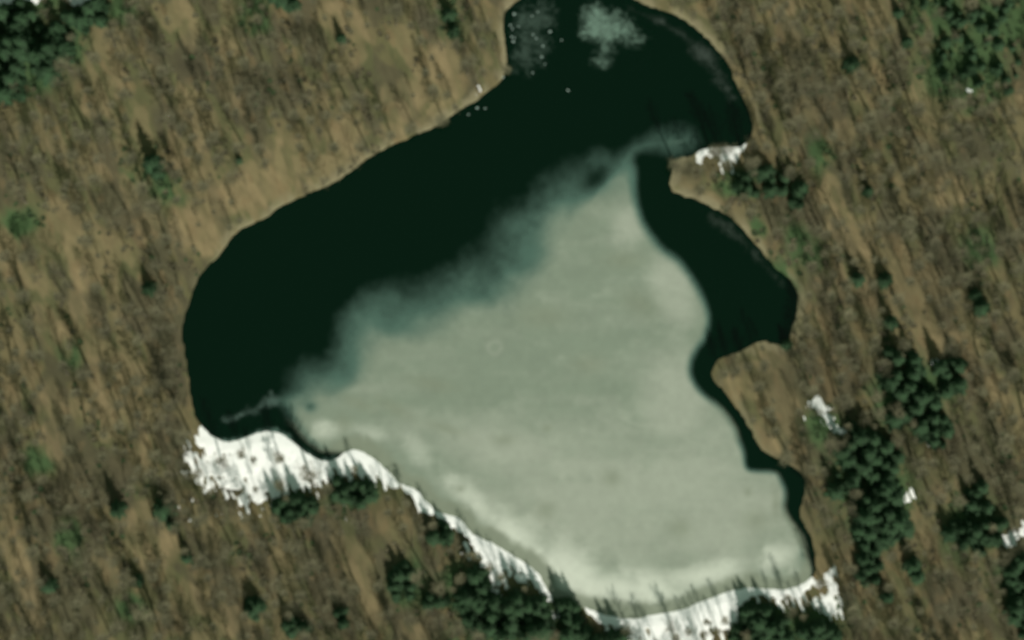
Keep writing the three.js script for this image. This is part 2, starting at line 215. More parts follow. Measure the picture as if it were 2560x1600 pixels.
{
  const x0 = X(520), x1 = X(2070), z0 = Z(300), z1 = Z(1590), w = 1240, h = 1032, col = new Uint8Array(w * h * 4), al = new Uint8Array(w * h * 4);
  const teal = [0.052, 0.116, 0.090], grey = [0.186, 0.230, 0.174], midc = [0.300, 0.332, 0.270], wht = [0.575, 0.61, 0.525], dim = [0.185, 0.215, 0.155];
  const rw = w >> 1, rh = h >> 1, D = new Float32Array(rw * rh), S = new Float32Array(rw * rh);
  for (let j = 0; j < rh; j++) for (let i = 0; i < rw; i++) { D[j * rw + i] = iceDist(x0 + (i + 0.5) / rw * (x1 - x0), z0 + (j + 0.5) / rh * (z1 - z0)); S[j * rw + i] = iceDist.tag; }
  for (let pass = 0; pass < 4; pass++) {                // even out where two shores of the sheet meet
    const src = S.slice(), r = 9, step = pass % 2 ? rw : 1;
    for (let j = 0; j < rh; j++) for (let i = 0; i < rw; i++) { let a = 0, n = 0; for (let k = -r; k <= r; k++) { const p = pass % 2 ? j + k : i + k; if (p >= 0 && p < (pass % 2 ? rh : rw)) { a += src[j * rw + i + k * step]; n++; } } S[j * rw + i] = a / n; }
  }
  for (let j = 0; j < h; j++) for (let i = 0; i < w; i++) {
    const x = x0 + (i + 0.5) / w * (x1 - x0), z = z0 + (j + 0.5) / h * (z1 - z0), o = (j * w + i) * 4;
    const d = bil(D, rw, rh, i / 2, j / 2), soft = bil(S, rw, rh, i / 2, j / 2);
    const n1 = fbm(x / 9, z / 9, 4), n2 = fbm(x / 26 + 7, z / 26, 3), n3 = fbm(x / 2.4, z / 2.4, 3), n5 = fbm(x / 14 + 50 + 3 * n1, z / 5 + 20, 3);
    let T = clamp(d / (soft * (1 + 0.75 * sm(4, 9, soft))) + (n1 - 0.5) * 0.36 * sm(2, 10, soft) + (n3 - 0.5) * 0.10 + 0.1 * sm(5, 10, soft), -0.4, 1.3);
    let thin = 0; for (const t of THIN) thin += t[5] * blob(x, z, t);
    let hole = 0; for (const t of HOLE) hole += t[5] * blob(x, z, t);
    const a = sm(-0.05, 0.8, T - hole - thin * 0.25);
    T -= thin * (0.8 + 0.4 * n1) + hole;
    let wh = 0; for (const t of WHITE) wh = Math.max(wh, t[5] * blob(x, z, t));
    let md = 0; for (const t of MID) md = Math.max(md, blob(x, z, t));
    let gr = 0; for (const t of GREY) gr = Math.max(gr, blob(x, z, t));
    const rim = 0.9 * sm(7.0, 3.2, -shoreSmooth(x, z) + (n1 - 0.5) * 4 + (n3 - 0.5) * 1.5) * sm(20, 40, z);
    const ring = Math.hypot(x - X(1236), z - Z(868)) / M, rg = Math.exp(-Math.pow((ring - 16) / 7, 2));
    const k1 = sm(0.36, 1.25, T), k2 = clamp(sm(0.1, 1.0, md + (n2 - 0.5) * 0.6) + (n5 - 0.5) * 0.7), k3 = clamp(sm(0.10, 1.05, wh + (n1 - 0.5) * 0.45 + (n5 - 0.5) * 0.35)) * k1;
    for (let k = 0; k < 3; k++) {
      let c = mix(teal[k], mix(grey[k], midc[k], k2), k1);
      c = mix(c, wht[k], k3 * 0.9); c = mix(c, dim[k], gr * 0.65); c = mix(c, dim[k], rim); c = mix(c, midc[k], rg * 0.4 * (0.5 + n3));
      col[o + k] = enc(c * (0.93 + 0.14 * n3 + 0.10 * (n1 - 0.5))); al[o + k] = 255 * a;
    }
    col[o + 3] = al[o + 3] = 255;
  }
  const nx = 186, nz = 155, xs = range(x0, x1, nx), zs = range(z0, z1, nz), dd = [];
  const g = gridMesh(xs, zs, (x, z, k) => { dd[k] = iceDist(x, z); return 0.05 + 0.05 * sm(-1, 12, dd[k]); }, (x, z) => [(x - x0) / (x1 - x0), (z - z0) / (z1 - z0)], (a, b, c, e) => Math.max(dd[a], dd[b], dd[c], dd[e]) > -4);
  g.computeVertexNormals();
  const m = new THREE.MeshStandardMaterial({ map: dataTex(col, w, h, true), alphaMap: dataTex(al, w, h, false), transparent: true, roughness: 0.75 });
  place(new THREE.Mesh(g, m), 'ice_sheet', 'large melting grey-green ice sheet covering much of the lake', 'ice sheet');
}
function filmIce(name, label, category, pts, tint, strength, soft, seed, grain) {
  const loop = smoothLoop(pts, 4), f = makeDist(loop), [x0, z0] = f.lo.map((v) => v - 2), [x1, z1] = f.hi.map((v) => v + 2);
  const w = Math.min(512, Math.ceil((x1 - x0) / 0.16)), h = Math.min(512, Math.ceil((z1 - z0) / 0.16)), col = new Uint8Array(w * h * 4), al = new Uint8Array(w * h * 4);
  for (let j = 0; j < h; j++) for (let i = 0; i < w; i++) {
    const x = x0 + (i + 0.5) / w * (x1 - x0), z = z0 + (j + 0.5) / h * (z1 - z0), o = (j * w + i) * 4, n1 = fbm(x / 4 + seed, z / 4, 4), n3 = fbm(x / 1.1 + seed, z / 1.1, 3);
    const T = f(x, z) / soft + (n1 - 0.5) * 1.0 + (n3 - 0.5) * grain, a = sm(0, 1.2, T) * strength * (0.35 + 0.5 * n3 + 0.75 * n1);
    for (let k = 0; k < 3; k++) { col[o + k] = enc(tint[k] * (0.8 + 0.4 * n3)); al[o + k] = 255 * clamp(a); }
    col[o + 3] = al[o + 3] = 255;
  }
  const g = gridMesh(range(x0, x1, 20), range(z0, z1, 20), (x, z) => 0.03 + 0.02 * sm(-1, 4, f(x, z)), (x, z) => [(x - x0) / (x1 - x0), (z - z0) / (z1 - z0)]);
  g.computeVertexNormals();
  place(new THREE.Mesh(g, new THREE.MeshStandardMaterial({ map: dataTex(col, w, h, true), alphaMap: dataTex(al, w, h, false), transparent: true, roughness: 0.7 })), name, label, category);
}
filmIce('ice_floe', 'pale teal ice floe drifting in the dark bay', 'ice floe', [[1440, 10], [1490, 0], [1560, 22], [1605, 58], [1622, 96], [1600, 124], [1556, 122], [1542, 146], [1528, 178], [1482, 182], [1466, 150], [1478, 118], [1452, 96], [1436, 56]], [0.130, 0.215, 0.168], 0.72, 6.0, 11, 0.6);
filmIce('slush_ice', 'dark speckled slush ice along the bank of the bay', 'slush ice', [[1306, 6], [1360, -20], [1396, 10], [1388, 80], [1372, 130], [1350, 186], [1300, 196], [1272, 180], [1280, 110], [1272, 50]], [0.06, 0.105, 0.08], 0.36, 6, 31, 1.2);
filmIce('thin_ice', 'faint film of dark thin ice beside the steep curving bank', 'thin ice', [[1560, 10], [1640, 30], [1720, 76], [1790, 130], [1830, 200], [1856, 262], [1830, 262], [1780, 210], [1700, 110], [1640, 66], [1580, 36]], [0.06, 0.085, 0.07], 0.42, 5, 57, 0.4);
filmIce('thin_ice', 'faint film of dark thin ice at the narrow end of the side bay', 'thin ice', [[1740, 510], [1800, 535], [1850, 575], [1900, 630], [1960, 690], [1985, 730], [1950, 720], [1900, 670], [1840, 610], [1780, 570]], [0.05, 0.075, 0.058], 0.4, 5, 83, 0.4);
filmIce('ice_tongue', 'curved wisp of pale ice trailing over dark water near the snow', 'ice wisp', [[544, 1046], [580, 1030], [620, 1016], [655, 994], [690, 974], [712, 1000], [672, 1026], [628, 1044], [592, 1062], [560, 1066]], [0.13, 0.21, 0.18], 0.8, 4.0, 101, 0.4);
filmIce('shore_ice', 'thin teal rim of ice lying against the white snow bank', 'shore ice', [[520, 1078], [560, 1092], [610, 1086], [660, 1064], [690, 1064], [740, 1092], [800, 1136], [840, 1136], [840, 1160], [790, 1158], [730, 1112], [680, 1086], [620, 1100], [560, 1112], [524, 1096]], [0.10, 0.19, 0.155], 0.9, 2.6, 131, 0.4);
{
  const white = new THREE.MeshStandardMaterial({ color: new THREE.Color().setRGB(0.30, 0.38, 0.35), roughness: 0.8 });
  for (let [px, py, r] of [[1285, 35, 1.0], [1276, 63, 0.7], [1281, 72, 0.7], [1279, 92, 0.7], [1286, 95, 0.6], [1283, 104, 0.9], [1375, 79, 0.9], [1357, 115, 0.7], [1354, 143, 0.9], [1258, 193, 0.8], [1420, 226, 0.9], [1404, 100, 0.5], [1193, 270, 0.9], [1213, 271, 0.6], [1171, 286, 0.6], [1333, 86, 0.6], [1341, 96, 0.7], [1296, 66, 0.5], [1330, 40, 0.6], [1345, 30, 0.5], [1362, 160, 0.5], [1332, 182, 0.6]]) {
    const n = 9, sh = new THREE.Shape(); r *= 0.8;
    for (let k = 0; k < n; k++) { const a = k / n * 6.283, q = r * 0.5 * (0.65 + 0.6 * R()); k ? sh.lineTo(q * Math.cos(a), q * Math.sin(a) * 1.2) : sh.moveTo(q, 0); }
    const g = new THREE.ExtrudeGeometry(sh, { depth: 0.12, bevelEnabled: true, bevelThickness: 0.04, bevelSize: 0.05, bevelSegments: 1 }); g.rotateX(-Math.PI / 2);
    const o = new THREE.Mesh(g, white); o.position.set(X(px), 0.0, Z(py)); o.rotation.y = R() * 6;
    place(o, 'ice_chunk', 'small white chunk of ice floating on the dark bay', 'ice chunk', 'ice chunks floating in the bay');
  }
}

// ------------------------------------------------------------------ snow
const snowMat = new THREE.MeshStandardMaterial({ color: new THREE.Color().setRGB(0.94, 0.945, 0.925), roughness: 0.95 });
const SNOW = [
  ['snow_bank', 'wide bright snow bank with ragged streaked edge beside the dark water', 4.6, 1, [[500, 1062], [540, 1092], [590, 1098], [640, 1076], [680, 1070], [720, 1086], [760, 1120], [800, 1142], [838, 1145], [842, 1190], [830, 1215], [770, 1240], [730, 1244], [700, 1256], [650, 1276], [612, 1270], [590, 1240], [540, 1226], [480, 1208], [464, 1150], [490, 1110]]],
  ['snow_bank', 'small humped snow bank under evergreens where the dark channel ends', 2.6, 0.8, [[838, 1144], [872, 1121], [900, 1120], [930, 1136], [965, 1164], [992, 1194], [1002, 1222], [970, 1226], [930, 1208], [890, 1206], [846, 1206]]],
  ['snow_bank', 'thin broken strip of snow along the ice edge', 1.8, 0.8, [[1004, 1206], [1040, 1218], [1070, 1248], [1090, 1272], [1080, 1290], [1050, 1276], [1030, 1244], [1006, 1226]]],
  ['snow_bank', 'short bright snow strip between bare trees and the ice', 2.0, 0.9, [[1088, 1274], [1122, 1282], [1152, 1294], [1184, 1332], [1180, 1356], [1150, 1330], [1116, 1312], [1094, 1304]]],
  ['snow_bank', 'long tapering snow bank in front of a dark evergreen clump', 3.6, 1, [[1180, 1332], [1230, 1350], [1274, 1376], [1318, 1404], [1350, 1432], [1366, 1462], [1384, 1500], [1386, 1540], [1372, 1530], [1352, 1496], [1318, 1466], [1290, 1446], [1270, 1450], [1248, 1470], [1236, 1510], [1216, 1480], [1200, 1430], [1176, 1392]]],
  ['snow_bank', 'long bright snow bank crossed by thin tree shadows below the pale ice', 4.0, 1, [[1450, 1508], [1480, 1518], [1522, 1534], [1580, 1542], [1620, 1535], [1664, 1527], [1704, 1519], [1754, 1497], [1807, 1477], [1868, 1463], [1914, 1465], [1957, 1468], [1993, 1459], [2028, 1440], [2036, 1462], [2010, 1500], [1970, 1516], [1920, 1500], [1880, 1500], [1856, 1530], [1840, 1580], [1780, 1610], [1740, 1640], [1600, 1640], [1540, 1600], [1490, 1560]]],
  ['snow_drift', 'narrow upright snow drift on brown woodland floor past the ice corner', 1.8, 0.9, [[2076, 1408], [2090, 1440], [2094, 1490], [2106, 1540], [2096, 1556], [2070, 1546], [2046, 1530], [2020, 1506], [2044, 1488], [2064, 1460], [2066, 1430]]],
  ['snow_bank', 'small snow bank on the wooded point beside dark water', 2.2, 0.75, [[1738, 384], [1760, 370], [1800, 366], [1846, 364], [1868, 356], [1862, 378], [1840, 396], [1850, 424], [1838, 440], [1812, 424], [1790, 400], [1764, 392], [1760, 412], [1744, 408]]],
  ['snow_flecks', 'slanting broken snow patch beside tall evergreens', 1.8, 0.7, [[2030, 1002], [2048, 1000], [2078, 1034], [2100, 1060], [2126, 1076], [2134, 1094], [2108, 1090], [2080, 1072], [2054, 1046]]],
  ['snow_patch', 'round snow patch in the gap of a ring of evergreens', 1.2, 0.6, [[2316, 896], [2340, 894], [2354, 910], [2352, 924], [2328, 920]]],
  ['snow_flecks', 'small snow flecks between two evergreen clumps', 1.2, 0.55, [[2184, 1234], [2206, 1238], [2226, 1226], [2244, 1222], [2262, 1232], [2282, 1224], [2280, 1246], [2250, 1250], [2226, 1262], [2200, 1262]]],
  ['snow_flecks', 'snow flecks beside evergreens at the edge of open brown wood', 1.4, 0.6, [[2500, 1360], [2524, 1330], [2544, 1312], [2575, 1316], [2575, 1340], [2540, 1346], [2520, 1366]]],
  ['snow_patch', 'greyish snow patch lying between a row of dark evergreens', 1.8, 0.55, [[-30, -20], [60, -24], [128, -18], [120, 6], [92, 14], [60, 12], [34, 26], [6, 24], [-30, 14]]],
  ['snow_patch', 'small grey snow patch tucked among dark evergreens', 1.4, 0.5, [[176, -8], [214, -12], [236, 2], [224, 22], [196, 26], [180, 14]]],
  ['snow_patch', 'tiny snow patch on the green evergreen slope', 1.0, 0.5, [[2310, 1098], [2324, 1096], [2332, 1112], [2318, 1120]]],
  ['snow_patch', 'tiny bright snow patch by a mossy green clearing', 1.0, 0.5, [[2410, 224], [2428, 222], [2430, 234], [2414, 238]]],
  ['shore_snow', 'small pale snow remnant above the tan shore bend', 0.9, 0.5, [[1190, 222], [1208, 219], [1206, 230], [1194, 236]]],
];
const snowDist = [];
for (const [name, label, soft, thick, pts] of SNOW) {
  const f = makeDist(smoothLoop(pts, 3)); snowDist.push(f);
  const [x0, z0] = f.lo.map((v) => v - 4), [x1, z1] = f.hi.map((v) => v + 4), c = 0.36;
  const xs = range(x0, x1, Math.ceil((x1 - x0) / c)), zs = range(z0, z1, Math.ceil((z1 - z0) / c)), dep = [];
  const g = gridMesh(xs, zs, (x, z, k) => {
    const A = across(x, z), L = along(x, z), n = fbm(A / 1.1 + 17, L / 4.6, 3), m = fbm(x / 2.2, z / 2.2 + 60, 3), s = shore(x, z);
    const near = sm(5.5, 1, s) * (name === 'snow_bank' ? 1 : 0);
    const frayed = name === 'snow_patch' ? 0.35 : 1;
    let d = clamp(f(x, z), -4, soft * 1.6) / soft + frayed * ((n - 0.5) * 3.4 * (1 - near) + (m - 0.5) * 2.2 * (1 - near) + (fbm(A / 0.55, L / 2.2 + 40, 2) - 0.5) * 1.5 * (1 - near) - 0.25 * (1 - near));
    d += name === 'snow_flecks' ? 0.55 : -(1 - thick) * 0.35;
    dep[k] = d;
    return (s > 0 ? height(x, z) : Math.max(-0.3, s * 0.3)) + clamp(d, -0.8, 1) * 0.3 * thick + (m - 0.5) * 0.06 - 0.02;
  }, (x, z) => [x, z], (a, b, q, e) => Math.max(dep[a], dep[b], dep[q], dep[e]) > -0.15);
  g.computeVertexNormals();
  place(new THREE.Mesh(g, snowMat), name, label, name.replace('_', ' '), null, name === 'snow_flecks' ? 'stuff' : undefined);
}
const onSnow = (x, z) => { let m = -9; for (let k = 0; k < snowDist.length; k++) { const f = snowDist[k]; if (x > f.lo[0] - 3 && x < f.hi[0] + 3 && z > f.lo[1] - 3 && z < f.hi[1] + 3) m = Math.max(m, f(x, z)); } return m; };

// ------------------------------------------------------------------ tree geometries
class GB {
  constructor() { this.p = []; this.c = []; this.i = []; }
  v(x, y, z, c) { this.p.push(x, y, z); this.c.push(c[0], c[1], c[2]); return this.p.length / 3 - 1; }
  tube(pts, rad, sides, col) {
    const rings = pts.map((p, k) => {
      const q = pts[Math.min(k + 1, pts.length - 1)], o = pts[Math.max(k - 1, 0)], d = new THREE.Vector3().subVectors(q, o).normalize();
      const u = new THREE.Vector3(1, 0, 0); if (Math.abs(d.x) > 0.8) u.set(0, 0, 1); u.cross(d).normalize(); const w = new THREE.Vector3().crossVectors(d, u), ring = [];
      for (let s = 0; s < sides; s++) { const a = s / sides * 6.2832; ring.push(this.v(p.x + rad[k] * (u.x * Math.cos(a) + w.x * Math.sin(a)), p.y + rad[k] * (u.y * Math.cos(a) + w.y * Math.sin(a)), p.z + rad[k] * (u.z * Math.cos(a) + w.z * Math.sin(a)), col)); }
      return ring;
    });
    for (let k = 0; k + 1 < rings.length; k++) for (let s = 0; s < sides; s++) { const t = (s + 1) % sides; this.i.push(rings[k][s], rings[k][t], rings[k + 1][s], rings[k][t], rings[k + 1][t], rings[k + 1][s]); }
  }
  tri(a, b, c, col) { this.i.push(this.v(a.x, a.y, a.z, col), this.v(b.x, b.y, b.z, col), this.v(c.x, c.y, c.z, col)); }
  build() { const g = new THREE.BufferGeometry(); g.setAttribute('position', new THREE.Float32BufferAttribute(this.p, 3)); g.setAttribute('color', new THREE.Float32BufferAttribute(this.c, 3)); g.setIndex(this.i); g.computeVertexNormals(); return g; }
}
const V = (x, y, z) => new THREE.Vector3(x, y, z);
const woodMat = new THREE.MeshStandardMaterial({ vertexColors: true, roughness: 0.95, side: THREE.DoubleSide });
const needleMat = new THREE.MeshStandardMaterial({ vertexColors: true, roughness: 0.9, side: THREE.DoubleSide });
function bareTree(seed, girth = 1, wide = 1) {                 // 18 m tall, leafless
  const r = rng(seed), H = 18, tr = new GB(), cr = new GB(), tone = 0.85 + 0.4 * r();
  const bark = [0.120 * tone, 0.105 * tone, 0.070 * tone], twig = [0.122 * tone, 0.116 * tone, 0.066 * tone];
  const bx = (r() - 0.5) * 2.0, bz = (r() - 0.5) * 2.0, at = (t) => V(bx * t * t + 0.25 * Math.sin(t * 5 + seed), H * t, bz * t * t + 0.25 * Math.cos(t * 4 + seed));
  const o = at(0), T = (t) => at(t).sub(V(o.x, 0, o.z));
  const ts = [0, 0.06, 0.25, 0.45, 0.65, 0.82, 0.97];
  tr.tube([V(0, -0.5, 0), ...ts.map(T)], [0.34, 0.30, 0.24, 0.21, 0.17, 0.12, 0.07, 0.02].map((q) => q * girth), 6, bark);
  let az = r() * 6;
  for (let k = 0; k < 15; k++) {
    az += 2.4 + (r() - 0.5) * 0.8;
    const t = 0.34 + 0.6 * (k / 14), base = T(t), len = (5.6 - 3.8 * (t - 0.34) / 0.66) * (0.75 + 0.5 * r()) * (0.35 + 0.65 * wide), up = 0.55 + 0.75 * t + (1 - wide) * 1.3;
    const dir = V(Math.cos(az), up, Math.sin(az)).normalize(), pts = [0, 0.35, 0.7, 1].map((u) => base.clone().addScaledVector(dir, len * u).add(V(0, 0.6 * u * u, 0)).add(V((r() - 0.5) * 0.5 * u, 0, (r() - 0.5) * 0.5 * u)));
    cr.tube(pts, [0.075, 0.055, 0.035, 0.012].map((q) => q * (1.3 - 0.6 * t)), 3, bark);
    for (let m = 0; m < 5; m++) {
      const u = 0.25 + 0.75 * m / 4.4, p = pts[0].clone().lerp(pts[3], u), a2 = az + (m % 2 ? 1 : -1) * (0.5 + 0.7 * r()), l2 = len * (0.42 - 0.2 * u) * (0.8 + 0.5 * r());
      const d2 = V(Math.cos(a2), 0.35 + 0.7 * r(), Math.sin(a2)).normalize(), e = p.clone().addScaledVector(d2, l2);
      cr.tube([p, e], [0.030, 0.010], 3, twig);
      for (let q = 0; q < 5; q++) {
        const w = p.clone().lerp(e, 0.2 + 0.8 * q / 4.2), a3 = a2 + (q % 2 ? 1 : -1) * (0.3 + 0.9 * r()), l3 = 0.7 + 0.9 * r(), d3 = V(Math.cos(a3), 0.2 + 0.9 * r(), Math.sin(a3)).normalize(), sd = V(-Math.sin(a3), 0, Math.cos(a3)).multiplyScalar(0.034);
        cr.tri(w.clone().add(sd), w.clone().sub(sd), w.clone().addScaledVector(d3, l3), twig);
      }
    }
  }
  return { trunk: tr.build(), crown: cr.build() };
}
function conifer(seed, slim) {                       // 16 m tall evergreen
  const r = rng(seed), H = 16, tr = new GB(), cr = new GB();
  tr.tube([V(0, -0.5, 0), V(0, 0, 0), V(0.05, H * 0.5, 0), V(0, H * 0.97, 0)], [0.28, 0.24, 0.14, 0.02], 6, [0.085, 0.068, 0.05]);
  const levels = 17;
  for (let l = 0; l < levels; l++) {
    const t = l / (levels - 1), y = H * (0.10 + 0.88 * t), rad = (slim ? 2.5 : 3.3) * Math.pow(1 - t, 0.75) + 0.22, n = Math.round(9 - 4 * t), a0 = r() * 6;
    for (let b = 0; b < n; b++) {
      const a = a0 + b / n * 6.283 + (r() - 0.5) * 0.5, len = rad * (0.68 + 0.5 * r()), droop = 0.30 + 0.25 * (1 - t), tone = 0.65 + 0.8 * r();
      const col = [0.021 * tone, 0.055 * tone, 0.020 * tone], d = V(Math.cos(a), 0, Math.sin(a)), sd = V(-Math.sin(a), 0, Math.cos(a)), P = (u) => V(d.x * len * u, y + 0.25 * u - droop * len * u * u, d.z * len * u);
      const m = t > 0.8 ? 3 : 5;
      for (let k = 0; k < m; k++) {
        const u0 = k / m, u1 = Math.min(1.08, (k + 1.5) / m), w = len * 0.30 * (1.05 - u0 * 0.75) * (0.7 + 0.5 * r()), p = P(u0), q = P(u1), dy = -0.10 - 0.12 * r();
        const f = P((u0 + u1) / 2);
        cr.tri(p, f.clone().addScaledVector(sd, w).add(V(d.x * 0.15, dy, d.z * 0.15)), q, col);
        cr.tri(p, q, f.clone().addScaledVector(sd, -w).add(V(d.x * 0.15, dy, d.z * 0.15)), col);
      }
    }
  }
  return { trunk: tr.build(), crown: cr.build() };
}
function treeThing(G, mats) {
  const o = new THREE.Group(), t = new THREE.Mesh(G.trunk, mats[0]), c = new THREE.Mesh(G.crown, mats[1]);
  t.name = 'trunk'; c.name = 'crown'; o.add(t, c); return o;
}
const BARE = [1, 2, 3, 4, 5, 6].map((s) => bareTree(s * 37, 1.15, 0.3 + 0.06 * s)), THIN_BARE = [7, 8, 9].map((s) => bareTree(s * 37, 0.8, s === 9 ? 1 : 0.45)), CON = [1, 2, 3, 4, 5].map((s) => conifer(s * 91, s % 2));
const bareProto = BARE.map((g) => treeThing(g, [woodMat, woodMat])), conProto = CON.map((g) => treeThing(g, [woodMat, needleMat]));
const taken = [];
const freeAt = (x, z, d) => { for (const q of taken) { if (Math.abs(q[0] - x) < d && Math.hypot(q[0] - x, q[1] - z) < Math.max(d, q[2])) return false; } return true; };
function stand(proto, x, z, h, full, spread, lean = 0.06) {
  const o = proto[Math.floor(R() * proto.length)].clone(true), k = h / full;
  o.position.set(x, height(x, z), z); o.rotation.set((R() - 0.5) * lean, R() * 6.283, (R() - 0.5) * lean); o.scale.set(k * spread, k, k * spread);
  return o;
}

// ------------------------------------------------------------------ evergreens
const CLUMPS = [
  ['tall dark evergreen in the corner clump beside grey snow patches', 'evergreens in the snowy corner clump', 13, 20, [[75, 95, 105, 75, 13], [215, 45, 55, 34, 5], [30, 205, 34, 56, 4], [140, 150, 40, 40, 3]]],
  ['small evergreen growing through the mossy green clearing', 'evergreens in the mossy clearing', 5, 10, [[2335, 40, 80, 46, 7], [2465, 60, 85, 66, 10], [2375, 155, 70, 50, 8], [2485, 190, 66, 40, 6]]],
  ['evergreen on the wooded point behind the small snow bank', 'evergreens on the wooded point', 9, 14, [[1885, 460, 70, 30, 6], [2000, 490, 18, 36, 2]]],
  ['dark evergreen in the ring around a round snow patch', 'evergreens ringing the round snow patch', 11, 17, [[2250, 920, 46, 44, 6], [2370, 930, 30, 44, 5], [2310, 985, 60, 30, 6], [2280, 1040, 50, 40, 5], [2330, 1080, 40, 40, 4]]],
  ['evergreen in the broad grove between the slanting snow patch and snow flecks', 'evergreens of the broad grove', 12, 19, [[2150, 1120, 66, 46, 8], [2210, 1160, 36, 50, 5], [2110, 1210, 34, 26, 3], [2190, 1260, 46, 50, 8], [2180, 1330, 50, 36, 6], [2235, 1300, 30, 40, 3]]],
  ['slim evergreen in the row running down from the broad grove', 'evergreens in the row below the grove', 11, 16, [[2170, 1415, 22, 60, 6]]],
  ['evergreen standing among brown bare trees in a loose clump', 'evergreens in the loose brown-wood clump', 9, 14, [[2440, 1250, 28, 40, 3], [2400, 1330, 36, 30, 5], [2470, 1340, 40, 40, 4]]],
  ['dark evergreen in the clump below the outlying snow patch', 'evergreens below the outlying snow patch', 11, 16, [[2545, 1440, 34, 50, 6], [2550, 1530, 26, 50, 4]]],
  ['evergreen growing behind the wide bright snow bank', 'evergreens behind the wide snow bank', 11, 15, [[735, 1270, 50, 30, 7]]],
  ['evergreen crowding the small humped snow bank', 'evergreens behind the humped snow bank', 10, 14, [[862, 1224, 30, 24, 5], [915, 1236, 26, 24, 4]]],
  ['evergreen on brown litter behind the short snow strip', 'evergreens behind the short snow strip', 9, 13, [[1100, 1335, 20, 26, 3], [1010, 1460, 26, 44, 6], [1085, 1490, 24, 20, 2]]],
  ['tall evergreen in the dense clump behind the long tapering snow bank', 'evergreens behind the tapering snow bank', 13, 19, [[1180, 1480, 40, 46, 7], [1230, 1550, 60, 44, 9], [1320, 1540, 50, 50, 10], [1420, 1505, 24, 26, 4], [1430, 1570, 40, 26, 5], [1530, 1605, 50, 12, 3]]],
  ['evergreen in the clump biting into the long bright snow bank', 'evergreens biting into the long snow bank', 11, 16, [[1890, 1535, 34, 34, 7], [1960, 1575, 50, 24, 6], [2050, 1580, 44, 20, 5], [1870, 1590, 40, 16, 4]]],
  ['evergreen in the small dark group on brown open wood', 'evergreens in the small dark group', 9, 13, [[745, 1560, 24, 26, 4], [640, 1520, 16, 26, 3], [858, 1540, 16, 26, 2]]],
];
for (const [label, group, h0, h1, list] of CLUMPS) for (const [px, py, rx, ry, n] of list) {
  for (let k = 0, tries = 0; k < n && tries < 400; tries++) {
    const a = R() * 6.283, q = Math.sqrt(R()), x = X(px + rx * q * Math.cos(a)), z = Z(py + ry * q * Math.sin(a)), h = mix(h0, h1, R());
    if (shore(x, z) < 1.5 || !freeAt(x, z, h * 0.15)) continue;
    taken.push([x, z, h * 0.15]); k++;
    const t = (h - h0) / (h1 - h0), size = t > 0.72 ? 'tall ' : t < 0.28 ? 'short ' : 'middling ';
    place(stand(conProto, x, z, h, 16, 1.1 + 0.3 * R()), 'evergreen_tree', size + label.replace(/^(tall|small) /, ''), 'evergreen tree', size + group);
  }
}
for (const [px, py, h, label] of [
  [386, 412, 15, 'large lone dark evergreen casting a broad shadow on tan litter'], [398, 436, 10, 'smaller green evergreen touching the large lone one'], [300, 1272, 13, 'lone dark evergreen beside a narrow tan strip'], [414, 1272, 14, 'lone evergreen above the pale bare clearing'], [432, 1312, 9, 'short evergreen just off the pale bare clearing'],
  [600, 402, 6, 'small bright green evergreen on tan slope above the water'], [376, 722, 9, 'slim evergreen among grey bare trees near the dark water'], [2140, 700, 11, 'lone evergreen beside a tan litter strip'], [2208, 702, 12, 'evergreen standing at the foot of a broad tan strip'], [2278, 1412, 13, 'dark evergreen beside a narrow orange-tan strip'], [2290, 1440, 11, 'evergreen just below the narrow orange-tan strip'],
  [2445, 770, 13, 'tall evergreen in brown wood with pale undergrowth beside it'], [2432, 740, 10, 'shorter evergreen next to a tall one in brown wood'], [2222, 806, 9, 'lone evergreen at the end of a narrow tan strip'], [1124, 44, 12, 'evergreen beside the pale shore of the bay'], [1134, 82, 10, 'smaller evergreen near the pale shore of the bay'], [712, 6, 14, 'dark evergreen at the top of the tan slope'], [690, 0, 12, 'dark evergreen paired with another at the top of the tan slope'], [735, 18, 11, 'short evergreen just below a dark pair on the tan slope'], [2125, 165, 10, 'lone evergreen in grey wood across from the bay'], [2262, 112, 9, 'evergreen at the edge of the mossy green clearing'], [2165, 480, 9, 'small evergreen in grey wood beside a tan patch'], [470, 1392, 9, 'evergreen at the lower edge of the pale bare clearing'], [125, 1460, 10, 'dark evergreen between tan strips and mossy ground'], [345, 1450, 8, 'small evergreen below the pale bare clearing'], [855, 100, 8, 'small evergreen on brown litter near the tan slope'], [2215, 1490, 10, 'lone evergreen on dull brown litter'], [1966, 862, 7, 'evergreen leaning over the end of the side bay'], [2460, 1310, 9, 'evergreen beside the loose brown-wood clump'],
]) { const x = X(px), z = Z(py); taken.push([x, z, h * 0.16]); place(stand(conProto, x, z, h * 1.22, 16, 1.3), 'evergreen_tree', label, 'evergreen tree'); }

